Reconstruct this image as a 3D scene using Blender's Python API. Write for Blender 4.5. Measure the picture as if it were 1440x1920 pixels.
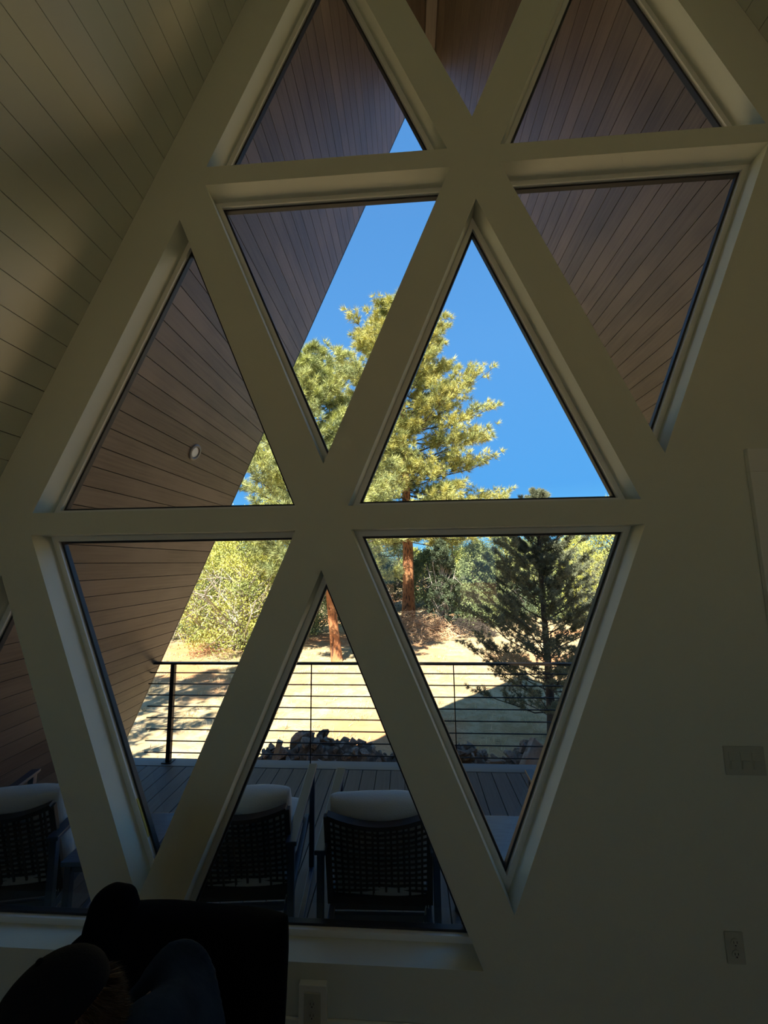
import bpy, bmesh, math, random
import numpy as np
from mathutils import Vector, Matrix, geometry
random.seed(7)
RNG = np.random.default_rng(11)
PI = math.pi
scn = bpy.context.scene
for o in list(bpy.data.objects):
    bpy.data.objects.remove(o)
COL = scn.collection

# ------------------------------------------------------------------ camera
CAMZ = 2.0
cam_d = bpy.data.cameras.new('camera')
cam_d.sensor_fit = 'HORIZONTAL'
cam_d.sensor_width = 36.0
cam_d.lens = 717.43 / 1440 * 36.0
cam_d.clip_start = 0.05
cam_d.clip_end = 600
cam = bpy.data.objects.new('camera', cam_d)
COL.objects.link(cam)
Rt = Vector((0.99796, 0.06243, -0.01331))
Up = Vector((0.02129, -0.12903, 0.99141))
Fw = Vector((-0.06017, 0.98967, 0.13010))
M = Matrix((Rt, Up, -Fw)).transposed().to_4x4()
M.translation = Vector((0, 0, CAMZ))
cam.matrix_world = M
scn.camera = cam

# ------------------------------------------------------------------ world, sun, exposure
SUN_TO = Vector((-2.9, -7.9, 9.9)).normalized()      # towards the sun: behind the house, to the left
world = bpy.data.worlds.new('sky')
scn.world = world
world.use_nodes = True
wn = world.node_tree
wn.nodes.clear()
w_out = wn.nodes.new('ShaderNodeOutputWorld')
w_bg = wn.nodes.new('ShaderNodeBackground')
w_tc = wn.nodes.new('ShaderNodeTexCoord')
w_sep = wn.nodes.new('ShaderNodeSeparateXYZ')
w_ramp = wn.nodes.new('ShaderNodeValToRGB')
wn.links.new(w_tc.outputs['Generated'], w_sep.inputs[0])
wn.links.new(w_sep.outputs['Z'], w_ramp.inputs[0])
els = w_ramp.color_ramp.elements
els[0].position = 0.0; els[0].color = (0.30, 0.74, 1.0, 1)
els[1].position = 1.0; els[1].color = (0.085, 0.27, 0.66, 1)
for p_, c_ in ((0.07, (0.14, 0.52, 0.95, 1)), (0.18, (0.095, 0.385, 0.86, 1)), (0.5, (0.115, 0.37, 0.82, 1))):
    e_ = els.new(p_); e_.color = c_
wn.links.new(w_ramp.outputs[0], w_bg.inputs[0])
w_bg.inputs[1].default_value = 0.79
wn.links.new(w_bg.outputs[0], w_out.inputs[0])
sun_d = bpy.data.lights.new('sun', 'SUN')
sun_d.energy = 14.0
sun_d.angle = 0.009
sun_d.color = (1.0, 0.93, 0.80)
sun = bpy.data.objects.new('sun', sun_d)
sun.rotation_euler = SUN_TO.to_track_quat('Z', 'Y').to_euler()
sun.location = SUN_TO * 30
COL.objects.link(sun)
vs = scn.view_settings
vs.view_transform = 'Standard'
vs.look = 'None'
vs.exposure = 0.55
vs.gamma = 1.0
vs.use_curve_mapping = False

# ------------------------------------------------------------------ materials
def mat(name, col, rough=0.6, metal=0.0, spec=0.5, noise=None, bump=None, rnd=0.0, island=0.0, coat=0.0, trans=0.0):
    """noise=(scale, (r,g,b), lo, hi, detail[, stretch xyz]); bump=(scale, strength); rnd/island: value jitter"""
    m = bpy.data.materials.new(name)
    m.use_nodes = True
    nt = m.node_tree
    b = nt.nodes['Principled BSDF']
    b.inputs['Roughness'].default_value = rough
    b.inputs['Metallic'].default_value = metal
    b.inputs['Specular IOR Level'].default_value = spec
    b.inputs['Coat Weight'].default_value = coat
    L = nt.links
    tc = nt.nodes.new('ShaderNodeTexCoord')
    src = nt.nodes.new('ShaderNodeRGB')
    src.outputs[0].default_value = (*col, 1)
    cur = src.outputs[0]
    layers = noise if isinstance(noise, list) else ([noise] if noise else [])
    for nz in layers:
        sc, c2, lo, hi, det = nz[:5]
        st = nz[5] if len(nz) > 5 else (1, 1, 1)
        mp = nt.nodes.new('ShaderNodeMapping')
        mp.inputs['Scale'].default_value = st
        L.new(tc.outputs['Object'], mp.inputs[0])
        if rnd or island:
            gi = nt.nodes.new('ShaderNodeObjectInfo')
            mul = nt.nodes.new('ShaderNodeVectorMath'); mul.operation = 'MULTIPLY_ADD'
            cb = nt.nodes.new('ShaderNodeCombineXYZ')
            for k in range(3):
                L.new(gi.outputs['Random'], cb.inputs[k])
            L.new(cb.outputs[0], mul.inputs[0])
            mul.inputs[1].default_value = (37, 53, 71)
            L.new(mp.outputs[0], mul.inputs[2])
            vec = mul.outputs[0]
        else:
            vec = mp.outputs[0]
        n = nt.nodes.new('ShaderNodeTexNoise')
        n.inputs['Scale'].default_value = sc
        n.inputs['Detail'].default_value = det
        L.new(vec, n.inputs['Vector'])
        r = nt.nodes.new('ShaderNodeMapRange')
        r.inputs[1].default_value = lo
        r.inputs[2].default_value = hi
        L.new(n.outputs['Fac'], r.inputs[0])
        mx = nt.nodes.new('ShaderNodeMixRGB')
        L.new(r.outputs[0], mx.inputs[0])
        L.new(cur, mx.inputs[1])
        mx.inputs[2].default_value = (*c2, 1)
        cur = mx.outputs[0]
    for amt, kind in ((rnd, 'o'), (island, 'i')):
        if amt:
            if kind == 'o':
                g = nt.nodes.new('ShaderNodeObjectInfo'); out = g.outputs['Random']
            else:
                g = nt.nodes.new('ShaderNodeNewGeometry'); out = g.outputs['Random Per Island']
            r = nt.nodes.new('ShaderNodeMapRange')
            r.inputs[3].default_value = 1 - amt
            r.inputs[4].default_value = 1 + amt
            L.new(out, r.inputs[0])
            h = nt.nodes.new('ShaderNodeHueSaturation')
            L.new(r.outputs[0], h.inputs['Value'])
            L.new(cur, h.inputs['Color'])
            cur = h.outputs[0]
    L.new(cur, b.inputs['Base Color'])
    if trans:
        tr = nt.nodes.new('ShaderNodeBsdfTranslucent')
        L.new(cur, tr.inputs[0])
        ms = nt.nodes.new('ShaderNodeMixShader')
        ms.inputs[0].default_value = trans
        L.new(b.outputs[0], ms.inputs[1]); L.new(tr.outputs[0], ms.inputs[2])
        L.new(ms.outputs[0], nt.nodes['Material Output'].inputs['Surface'])
    if bump:
        n = nt.nodes.new('ShaderNodeTexNoise')
        n.inputs['Scale'].default_value = bump[0]
        n.inputs['Detail'].default_value = 4
        mp = nt.nodes.new('ShaderNodeMapping')
        if len(bump) > 2:
            mp.inputs['Scale'].default_value = bump[2]
        L.new(tc.outputs['Object'], mp.inputs[0]); L.new(mp.outputs[0], n.inputs['Vector'])
        bp = nt.nodes.new('ShaderNodeBump')
        bp.inputs['Strength'].default_value = bump[1]
        bp.inputs['Distance'].default_value = 0.01
        L.new(n.outputs['Fac'], bp.inputs['Height'])
        L.new(bp.outputs[0], b.inputs['Normal'])
    return m

m_wall = mat('wall_paint', (0.745, 0.785, 0.68), 0.75, spec=0.25, bump=(260, 0.12))
m_trim = mat('trim_paint', (0.84, 0.87, 0.82), 0.4, bump=(90, 0.05))
m_plank = mat('ceiling_paint', (0.735, 0.77, 0.66), 0.38, spec=0.4, bump=(60, 0.04))
m_plankback = mat('ceiling_groove', (0.10, 0.09, 0.07), 0.9)
m_soffit = mat('soffit_wood', (0.145, 0.102, 0.078), 0.42, spec=0.4, rnd=0.14,
               noise=[(5, (0.078, 0.050, 0.038), 0.35, 0.75, 5, (12, 0.5, 12)), (1.3, (0.19, 0.137, 0.102), 0.45, 0.8, 3)],
               bump=(40, 0.10, (10, 0.3, 10)))
m_soffback = mat('soffit_groove', (0.012, 0.009, 0.008), 0.8)
m_black = mat('black_metal', (0.012, 0.013, 0.016), 0.45)
m_gasket = mat('window_gasket', (0.03, 0.034, 0.042), 0.5)
m_roof = mat('roof_shingle', (0.05, 0.048, 0.045), 0.85, bump=(30, 0.4))
m_deck = mat('deck_composite', (0.098, 0.078, 0.076), 0.55, rnd=0.10,
             noise=(6, (0.068, 0.053, 0.052), 0.4, 0.7, 4, (9, 0.6, 9)), bump=(60, 0.12, (8, 0.4, 8)))
m_deckedge = mat('deck_border', (0.15, 0.15, 0.155), 0.5, bump=(60, 0.12, (0.4, 8, 8)))
m_floor = mat('floor_oak', (0.28, 0.19, 0.12), 0.45, rnd=0.1, noise=(4, (0.2, 0.13, 0.08), 0.4, 0.7, 4, (8, 0.5, 8)))
m_frame = mat('chair_metal', (0.018, 0.032, 0.062), 0.32, spec=0.5)
m_wick = mat('woven_rope', (0.020, 0.016, 0.015), 0.6)
m_cush = mat('cushion_fabric', (0.40, 0.44, 0.47), 0.9, bump=(180, 0.2), spec=0.2)
m_table = mat('table_top', (0.06, 0.10, 0.165), 0.25, spec=0.6,
              noise=(5, (0.04, 0.07, 0.125), 0.4, 0.65, 6, (2, 14, 2)))
m_plate = mat('switch_plastic', (0.54, 0.57, 0.49), 0.35)
m_slot = mat('outlet_slot', (0.03, 0.03, 0.03), 0.6)
m_yellow = mat('yellow_sticker', (0.75, 0.60, 0.12), 0.5)
m_fabblack = mat('black_fabric', (0.0045, 0.0045, 0.006), 0.95, spec=0.05, bump=(240, 0.3))
m_cap = mat('cap_fabric', (0.008, 0.008, 0.011), 0.9, spec=0.1, bump=(300, 0.3))
m_shirt = mat('shirt_blue', (0.022, 0.036, 0.066), 0.9, spec=0.1, noise=(9, (0.014, 0.022, 0.042), 0.4, 0.7, 3), bump=(24, 0.5))
m_trou = mat('dark_trousers', (0.012, 0.013, 0.018), 0.9, spec=0.1)
m_skin = mat('skin', (0.42, 0.22, 0.15), 0.55, spec=0.3, bump=(120, 0.1))
m_hair = mat('brown_hair', (0.075, 0.045, 0.028), 0.6, island=0.4)
m_eye = mat('eye_white', (0.7, 0.7, 0.68), 0.2)
m_shoe = mat('shoe_leather', (0.03, 0.025, 0.02), 0.5)
m_ground = mat('dry_ground', (0.38, 0.28, 0.15), 0.95, spec=0.1,
               noise=[(3.0, (0.47, 0.37, 0.225), 0.42, 0.62, 6), (0.22, (0.50, 0.235, 0.11), 0.50, 0.62, 6), (12, (0.24, 0.165, 0.10), 0.55, 0.72, 6, (1, 2.2, 1))],
               bump=(9, 0.9))
m_straw = mat('dry_grass', (0.60, 0.50, 0.30), 0.9, spec=0.1, island=0.4, trans=0.2)
m_stick = mat('brush_sticks', (0.60, 0.38, 0.22), 0.9, island=0.45)
m_rock = mat('rubble_stone', (0.24, 0.165, 0.12), 0.9, spec=0.2, rnd=0.35,
             noise=[(3, (0.27, 0.235, 0.20), 0.48, 0.65, 6), (9, (0.10, 0.075, 0.06), 0.5, 0.7, 6)], bump=(14, 0.8))
m_bark = mat('pine_bark', (0.40, 0.165, 0.075), 0.95, spec=0.1,
             noise=[(7, (0.09, 0.045, 0.03), 0.5, 0.62, 6, (1.6, 1.6, 0.5)), (2, (0.52, 0.26, 0.12), 0.5, 0.7, 3)], bump=(12, 1.0, (2, 2, 0.5)))
m_bark2 = mat('dark_bark', (0.065, 0.052, 0.044), 0.95, spec=0.1, noise=(8, (0.12, 0.10, 0.085), 0.5, 0.7, 5, (1, 1, 0.4)), bump=(14, 0.8))
m_deadw = mat('bare_branch', (0.42, 0.38, 0.33), 0.9, spec=0.1)
def leafm(n, c, c2, isl=0.45, tr=0.14):
    return mat(n, c, 0.65, spec=0.25, noise=(1.4, c2, 0.42, 0.6, 3), island=isl, trans=tr)
m_needle = leafm('ponderosa_needles', (0.50, 0.47, 0.14), (0.27, 0.30, 0.11))
m_needle2 = leafm('light_pine_needles', (0.46, 0.48, 0.17), (0.27, 0.31, 0.14))
m_pinyon = leafm('pinyon_needles', (0.23, 0.245, 0.15), (0.13, 0.15, 0.10), 0.4, 0.2)
m_jun = leafm('juniper_leaves', (0.27, 0.32, 0.14), (0.14, 0.18, 0.085))
m_juny = leafm('yellow_juniper_leaves', (0.50, 0.49, 0.11), (0.25, 0.29, 0.09))
m_jund = leafm('dark_juniper_leaves', (0.10, 0.13, 0.07), (0.055, 0.075, 0.045))

def glass_mat():
    m = bpy.data.materials.new('window_glass')
    m.use_nodes = True
    nt = m.node_tree
    nt.nodes.remove(nt.nodes['Principled BSDF'])
    t = nt.nodes.new('ShaderNodeBsdfTransparent'); t.inputs[0].default_value = (0.95, 0.965, 0.96, 1)
    g = nt.nodes.new('ShaderNodeBsdfGlossy'); g.inputs['Roughness'].default_value = 0.02
    f = nt.nodes.new('ShaderNodeFresnel'); f.inputs[0].default_value = 1.45
    mx = nt.nodes.new('ShaderNodeMixShader')
    ge = nt.nodes.new('ShaderNodeNewGeometry')      # the pane's far face adds no second reflection
    mm = nt.nodes.new('ShaderNodeMath'); mm.operation = 'MULTIPLY_ADD'; mm.inputs[1].default_value = -1; mm.inputs[2].default_value = 1
    nt.links.new(ge.outputs['Backfacing'], mm.inputs[0])
    m2 = nt.nodes.new('ShaderNodeMath'); m2.operation = 'MULTIPLY'
    nt.links.new(f.outputs[0], m2.inputs[0]); nt.links.new(mm.outputs[0], m2.inputs[1])
    nt.links.new(m2.outputs[0], mx.inputs[0]); nt.links.new(t.outputs[0], mx.inputs[1]); nt.links.new(g.outputs[0], mx.inputs[2])
    nt.links.new(mx.outputs[0], nt.nodes['Material Output'].inputs['Surface'])
    return m
m_glass = glass_mat()
m_lens = mat('lamp_lens', (0.75, 0.75, 0.72), 0.3)

# ------------------------------------------------------------------ helpers
def link(name, me, parent=None):
    o = bpy.data.objects.new(name, me)
    COL.objects.link(o)
    if parent is not None:
        o.parent = parent
    return o
def tag(o, label=None, cat=None, group=None, kind=None):
    if label: o['label'] = label
    if cat: o['category'] = cat
    if group: o['group'] = group
    if kind: o['kind'] = kind
    return o
def empty(name, loc=(0, 0, 0), rz=0):
    o = bpy.data.objects.new(name, None)
    COL.objects.link(o)
    o.empty_display_size = 0.1
    o.location = loc
    o.rotation_euler = (0, 0, rz)
    return o
def smooth(me, on=True):
    me.polygons.foreach_set('use_smooth', np.full(len(me.polygons), on))
def mesh_py(name, v, f, m, sm=False):
    me = bpy.data.meshes.new(name)
    me.from_pydata([tuple(x) for x in v], [], f)
    me.materials.append(m)
    if sm: smooth(me)
    me.update()
    return me
def mesh_tris(name, V, m, F=None):
    """V (n,3) float; F (k,3) or consecutive triples"""
    V = np.asarray(V, np.float32)
    if F is None:
        F = np.arange(len(V), dtype=np.int32).reshape(-1, 3)
    me = bpy.data.meshes.new(name)
    me.vertices.add(len(V)); me.vertices.foreach_set('co', V.ravel())
    me.loops.add(F.size); me.loops.foreach_set('vertex_index', F.astype(np.int32).ravel())
    me.polygons.add(len(F)); me.polygons.foreach_set('loop_start', np.arange(0, F.size, 3, dtype=np.int32))
    me.polygons.foreach_set('loop_total', np.full(len(F), 3, dtype=np.int32))
    me.materials.append(m)
    me.update(calc_edges=True); me.validate()
    return me
class MB:
    def __init__(s): s.bm = bmesh.new()
    def box(s, c, d, rot=None, bev=0.0):
        g = bmesh.ops.create_cube(s.bm, size=1.0)
        T = Matrix.Translation(c) @ (rot.to_4x4() if rot is not None else Matrix()) @ Matrix.Diagonal((*d, 1))
        bmesh.ops.transform(s.bm, matrix=T, verts=g['verts'])
        if bev:
            es = list({e for v in g['verts'] for e in v.link_edges})
            bmesh.ops.bevel(s.bm, geom=es, offset=bev, segments=2, affect='EDGES', profile=0.5)
        return s
    def bar(s, a, b, w, h, bev=0.0, up=Vector((0, 0, 1))):
        a = Vector(a); b = Vector(b); d = b - a; L = d.length; d.normalize()
        x = d.cross(up)
        if x.length < 1e-4: x = Vector((1, 0, 0))
        x.normalize(); z = x.cross(d)
        R_ = Matrix((x, d, z)).transposed()
        return s.box((a + b) / 2, (w, L, h), R_, bev)
    def cyl(s, a, b, r, r2=None, seg=14, cap=True):
        a = Vector(a); b = Vector(b); d = b - a
        g = bmesh.ops.create_cone(s.bm, cap_ends=cap, segments=seg, radius1=r, radius2=r if r2 is None else r2, depth=d.length)
        T = Matrix.Translation((a + b) / 2) @ d.to_track_quat('Z', 'Y').to_matrix().to_4x4()
        bmesh.ops.transform(s.bm, matrix=T, verts=g['verts'])
        return s
    def lathe(s, c, prof, axis=Vector((0, 0, 1)), seg=24):
        R_ = axis.to_track_quat('Z', 'Y').to_matrix(); c = Vector(c); rings = []
        for r, z in prof:
            rings.append([s.bm.verts.new(c + R_ @ Vector((r * math.cos(2 * PI * i / seg), r * math.sin(2 * PI * i / seg), z))) for i in range(seg)])
        for p, q in zip(rings, rings[1:]):
            for i in range(seg):
                s.bm.faces.new((p[i], p[(i + 1) % seg], q[(i + 1) % seg], q[i]))
        return s
    def sph(s, c, r, sc=(1, 1, 1), seg=16):
        g = bmesh.ops.create_uvsphere(s.bm, u_segments=seg, v_segments=seg // 2 + 2, radius=r)
        bmesh.ops.transform(s.bm, matrix=Matrix.Translation(c) @ Matrix.Diagonal((*sc, 1)), verts=g['verts'])
        return s
    def mesh(s, name, m, sm=False):
        bmesh.ops.recalc_face_normals(s.bm, faces=s.bm.faces[:])
        me = bpy.data.meshes.new(name); s.bm.to_mesh(me); s.bm.free()
        me.materials.append(m)
        if sm: smooth(me)
        return me
    def build(s, name, m, parent=None, sm=False):
        return link(name, s.mesh(name, m, sm), parent)

# ------------------------------------------------------------------ geometry of the A-frame
K = 1.2267
S = 2.381
YW = 1.84          # inner face of the window wall
YO = 2.00          # outer face
CL, CR = 5.54, 7.48            # roof planes (relative to camera height): z - S x = CL ; z + S x = CR
APX = (CR - CL) / (2 * S)
APZ = CL + S * APX + CAMZ
Y_SOF = 4.275
Y_BACK = -5.6
def isect(a, b):
    """lines as ('U',c): z-Sx=c ; ('D',c): z+Sx=c ; ('H',c): z=c  (already in metres, camera relative)"""
    if a[0] == 'H': a, b = b, a
    if b[0] == 'H':
        z = b[1]; x = (z - a[1]) / S if a[0] == 'U' else (a[1] - z) / S
        return (x, z + CAMZ)
    u = a[1] if a[0] == 'U' else b[1]; d = a[1] if a[0] == 'D' else b[1]
    x = (d - u) / (2 * S)
    return (x, u + S * x + CAMZ)
TRI = [  # U, D, H, up?
    ('window_1', 3.965, -0.836, 0.224, True),   # left middle
    ('window_2', 0.785, 2.350, 0.226, True),    # centre
    ('window_3', 1.200, -0.400, 1.735, False),  # upper left pointing down
    ('window_4', -1.975, 2.780, 1.740, False),  # upper right pointing down
    ('window_5', 1.195, -3.602, 0.131, False),  # lower left pointing down
    ('window_6', -2.010, -0.402, 0.131, False), # lower right pointing down
    ('window_7', 0.785, -0.838, -1.374, True),  # bottom centre
    ('window_8', 3.965, -4.030, -1.374, True),  # bottom left
    ('window_9', 3.965, 2.335, 1.829, True),    # top left
    ('window_10', 1.200, 2.770, 3.340, False),  # top centre pointing down
    ('window_11', 0.765, 5.543, 1.830, True),   # top right
    ('window_12', 3.965, 5.543, 3.430, True),   # topmost
]
def tri_pts(u, d, h, off=0.0):
    """corner points moved inward by off (metres), order: H-U, H-D, U-D"""
    u *= K; d *= K; h *= K
    up = (u + d) / 2 > h
    n = math.sqrt(1 + S * S)
    if up: u -= off * n; d -= off * n; h += off
    else: u += off * n; d += off * n; h -= off
    return [isect(('U', u), ('H', h)), isect(('D', d), ('H', h)), isect(('U', u), ('D', d))]

def plate(outer, holes, y0, y1):
    loops = [outer] + holes
    vec = [[Vector((x, z, 0)) for x, z in lp] for lp in loops]
    tris = geometry.tessellate_polygon(vec)
    flat = [p for lp in loops for p in lp]
    n = len(flat)
    v = [(x, y0, z) for x, z in flat] + [(x, y1, z) for x, z in flat]
    f = [tuple(t) for t in tris] + [tuple(i + n for i in reversed(t)) for t in tris]
    k = 0
    for lp in loops:
        m_ = len(lp)
        for i in range(m_):
            a, b = k + i, k + (i + 1) % m_
            f.append((a, b, b + n, a + n))
        k += m_
    return v, f
zb = -0.05
wall_out = [isect(('U', CL), ('H', zb - CAMZ)), isect(('D', CR), ('H', zb - CAMZ)), (APX, APZ)]
v, f = plate(wall_out, [tri_pts(u, d, h) for _, u, d, h, _ in TRI], YW, YO)
me = mesh_py('wall_front', v, f, m_wall)
bm = bmesh.new(); bm.from_mesh(me); bmesh.ops.recalc_face_normals(bm, faces=bm.faces[:]); bm.to_mesh(me); bm.free()
tag(link('wall_front', me), kind='structure')
# unseen back wall; its window openings are added to brighten the room
def rect(x0, x1, z0, z1): return [(x0, z0), (x1, z0), (x1, z1), (x0, z1)]
added_open = [rect(-1.5, -0.3, 0.9, 2.5), rect(1.2, 2.2, 0.9, 2.5)]
v, f = plate([isect(('U', CL), ('H', zb - CAMZ)), isect(('D', CR), ('H', zb - CAMZ)), (APX, APZ)], added_open, Y_BACK - 0.16, Y_BACK)
me = mesh_py('wall_back', v, f, m_wall)
bm = bmesh.new(); bm.from_mesh(me); bmesh.ops.recalc_face_normals(bm, faces=bm.faces[:]); bm.to_mesh(me); bm.free()
tag(link('wall_back', me), kind='structure')
for i, rc in enumerate(added_open):
    b = MB()
    x0, x1, z0, z1 = rc[0][0], rc[1][0], rc[0][1], rc[2][1]
    yc = Y_BACK - 0.1
    for c, d in (((x0 + .03, yc, (z0 + z1) / 2), (.06, .05, z1 - z0)), ((x1 - .03, yc, (z0 + z1) / 2), (.06, .05, z1 - z0)),
                 (((x0 + x1) / 2, yc, z0 + .03), (x1 - x0 - .12, .05, .06)), (((x0 + x1) / 2, yc, z1 - .03), (x1 - x0 - .12, .05, .06))):
        b.box(c, d)
    w = b.build('window_%d' % (13 + i), m_trim); tag(w, kind='structure')  # out-of-view window, added to let daylight into the room
    MB().box(((x0 + x1) / 2, yc, (z0 + z1) / 2), (x1 - x0 - .12, .006, z1 - z0 - .12)).build('pane', m_glass, w)

# triangular windows: white stop, dark gasket, pane
def ring(pa, pb, y0, y1):
    v = [(x, y0, z) for x, z in pa] + [(x, y0, z) for x, z in pb] + [(x, y1, z) for x, z in pa] + [(x, y1, z) for x, z in pb]
    f = []
    for i in range(3):
        j = (i + 1) % 3
        f += [(i, j, 3 + j, 3 + i), (6 + i, 9 + i, 9 + j, 6 + j), (3 + i, 3 + j, 9 + j, 9 + i), (i, 6 + i, 6 + j, j)]
    return v, f
def fix(me):
    bm = bmesh.new(); bm.from_mesh(me); bmesh.ops.recalc_face_normals(bm, faces=bm.faces[:]); bm.to_mesh(me); bm.free(); return me
WIN = {}
for name, u, d, h, up in TRI:
    v, f = ring(tri_pts(u, d, h), tri_pts(u, d, h, 0.027), 1.953, 1.999)
    w = link(name, fix(mesh_py('window_frame', v, f, m_trim)))
    tag(w, kind='structure'); WIN[name] = w
    v, f = ring(tri_pts(u, d, h, 0.0275), tri_pts(u, d, h, 0.038), 1.972, 1.998)
    link('gasket', fix(mesh_py('gasket', v, f, m_gasket)), w)
    p = tri_pts(u, d, h, 0.0375)
    v = [(x, 1.984, z) for x, z in p] + [(x, 1.990, z) for x, z in p]
    link('pane', fix(mesh_py('pane', v, [(0, 1, 2), (5, 4, 3), (0, 3, 4, 1), (1, 4, 5, 2), (2, 5, 3, 0)], m_glass)), w)
# yellow level sticker on the lower left window's lip
c0 = -3.602 * K
n_ = math.sqrt(1 + S * S)
cz1, cz2 = .700, .868
cc = c0 + 0.0268 * n_
xs = lambda z: (cc - (z - CAMZ)) / S
b = MB(); nrm = Vector((S, 0, 1)).normalized()
b.bar(Vector((xs(cz1), 1.963, cz1)) + nrm * .0015, Vector((xs(cz2), 1.963, cz2)) + nrm * .0015, 0.003, 0.012, up=Vector((0, 1, 0)))
tag(b.build('sticker', m_yellow, WIN['window_5']), label='narrow yellow sticker on the white window lip')

# ---- sloped planks
TH = 0.018
def slope_planks(side, root, m, y0, y1, joint_z, gap, zmin, name, zmax=None):
    """boards running along y on the inner face of the roof; joint_z: world height of one joint"""
    ang = math.atan(S)
    pitch = 0.1365
    dz = pitch * math.sin(ang)
    c = CL if side < 0 else CR
    me = MB().box((0, 0, 0), (pitch - gap, y1 - y0, TH)).mesh(name, m)
    z = joint_z - math.ceil((joint_z - zmin) / dz) * dz
    top = zmax or (APZ - 0.02)
    while z + dz <= top:
        zc = z + dz / 2
        x = ((zc - CAMZ) - c) / S if side < 0 else (c - (zc - CAMZ)) / S
        nrm = Vector((S * (-side) * -1, 0, -1)) if False else (Vector((S, 0, -1)) if side < 0 else Vector((-S, 0, -1)))
        nrm.normalize()
        # nrm points into the room
        xa = Vector((1, 0, S)).normalized() if side < 0 else Vector((-1, 0, S)).normalized()
        o = link(name, me, root)
        zax = nrm
        yax = zax.cross(xa)
        R_ = Matrix((xa, yax, zax)).transposed()
        o.matrix_local = Matrix.Translation(Vector((x, (y0 + y1) / 2, zc)) - nrm * TH / 2) @ R_.to_4x4()
        z += dz
def roof_slab(side, y0, y1, t0, t1, m, name, root=None, zlow=-1.7):
    c = CL if side < 0 else CR
    sg = -1 if side < 0 else 1
    n = math.sqrt(1 + S * S)
    pts = []
    for t in (t0, t1):
        cc = c + t * n
        lo = ((zlow - CAMZ - cc) / S) if side < 0 else ((cc - (zlow - CAMZ)) / S)
        pts.append([(lo, zlow), (APX, (cc + S * APX if side < 0 else cc - S * APX) + CAMZ)])
    poly = [pts[0][0], pts[0][1], pts[1][1], pts[1][0]]
    v = [(x, y0, z) for x, z in poly] + [(x, y1, z) for x, z in poly]
    f = [(0, 1, 2, 3), (7, 6, 5, 4)] + [(i, 4 + i, 4 + (i + 1) % 4, (i + 1) % 4) for i in range(4)]
    o = link(name, fix(mesh_py(name, v, f, m)), root)
    return o
# interior ceiling
ceil = tag(roof_slab(-1, Y_BACK - .16, YO, TH + .001, TH + 0.02, m_plankback, 'ceiling'), kind='structure')
tag(roof_slab(1, Y_BACK - .16, YO, TH + .001, TH + 0.02, m_plankback, 'backing', ceil))
slope_planks(-1, ceil, m_plank, Y_BACK, YW - .0005, 2.319 + CAMZ, 0.0035, 0.0, 'plank')
slope_planks(1, ceil, m_plank, Y_BACK, YW - .0005, 2.700 + CAMZ, 0.0035, 0.0, 'plank')
# soffit under the overhang
sof = tag(roof_slab(-1, YO + .001, Y_SOF - .002, TH + .001, TH + 0.02, m_soffback, 'soffit'), kind='structure')
roof_slab(1, YO + .001, Y_SOF - .002, TH + .001, TH + 0.02, m_soffback, 'backing', sof)
slope_planks(-1, sof, m_soffit, YO + .002, Y_SOF - .004, 2.273, 0.006, -0.65, 'plank')
slope_planks(1, sof, m_soffit, YO + .002, Y_SOF - .004, 2.665 + CAMZ, 0.006, -0.65, 'plank')
tag(roof_slab(-1, Y_BACK - .3, Y_SOF, TH + .021, 0.30, m_roof, 'roof_left'), kind='structure')
tag(roof_slab(1, Y_BACK - .3, Y_SOF, TH + .021, 0.30, m_roof, 'roof_right'), kind='structure')
fas = tag(roof_slab(-1, Y_SOF + .0005, Y_SOF + .02, 0.0, 0.30, m_black, 'fascia'), kind='structure')
roof_slab(1, Y_SOF + .0005, Y_SOF + .02, 0.0, 0.30, m_black, 'fascia_board', fas)

for nm, y0_, y1_, m_, par in (('ridge_board', Y_BACK, YW - .001, m_plank, ceil), ('ridge_board', YO + .002, Y_SOF - .004, m_soffit, sof)):
    MB().box((APX, (y0_ + y1_) / 2, APZ - .16), (.125, y1_ - y0_, .02)).build(nm, m_, par)
# floor
flo = tag(MB().box(((-3.17 + 3.98) / 2, (Y_BACK + YW) / 2, -0.06), (7.0, YW - Y_BACK, 0.08)).build('floor', m_floor), kind='structure')
me = MB().box((0, 0, 0), (0.125, YW - Y_BACK - .002, 0.02)).mesh('floor_board', m_floor)
for i in range(56):
    x = -3.1 + i * 0.1275
    o = link('floor_board', me, flo); o.location = (x, (Y_BACK + YW) / 2, -0.0095)
# baseboard (top at .12)
bb = tag(MB().box(((-3.05 + 1.57) / 2, YW - 0.008, 0.0605), (1.57 + 3.05, 0.014, 0.115), bev=.003).build('baseboard_front', m_trim), kind='structure')
# door on the right of the window wall
door = empty('door_1', (0, 0, 0)); tag(door, kind='structure')
dx0, dz1 = 1.575, 2.50
for c, d in (((dx0 + .055, YW - .012, (dz1 - .11) / 2 + .001), (.11, .022, dz1 - .112)), ((dx0 + 1.09 + .055, YW - .012, (dz1 - .11) / 2 + .001), (.11, .022, dz1 - .112)),
             ((dx0 + .6, YW - .012, dz1 - .055), (1.20, .022, .11))):
    MB().box(c, d, bev=.003).build('casing', m_trim, door)
d_ = MB().box((dx0 + .6, YW - .006, 1.197), (.978, .010, 2.384)).build('slab', m_trim, door)
for zc, hh in ((0.62, .85), (1.72, 1.05)):
    for xx in (-.23, .23):
        MB().box((dx0 + .6 + xx, YW - .013, zc), (.34, .008, hh), bev=.003).build('raised_panel', m_trim, d_)
MB().cyl((dx0 + .18, YW - .012, 1.0), (dx0 + .18, YW - .055, 1.0), .012).sph((dx0 + .18, YW - .07, 1.0), .028).build('knob', m_black, door, True)

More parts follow.
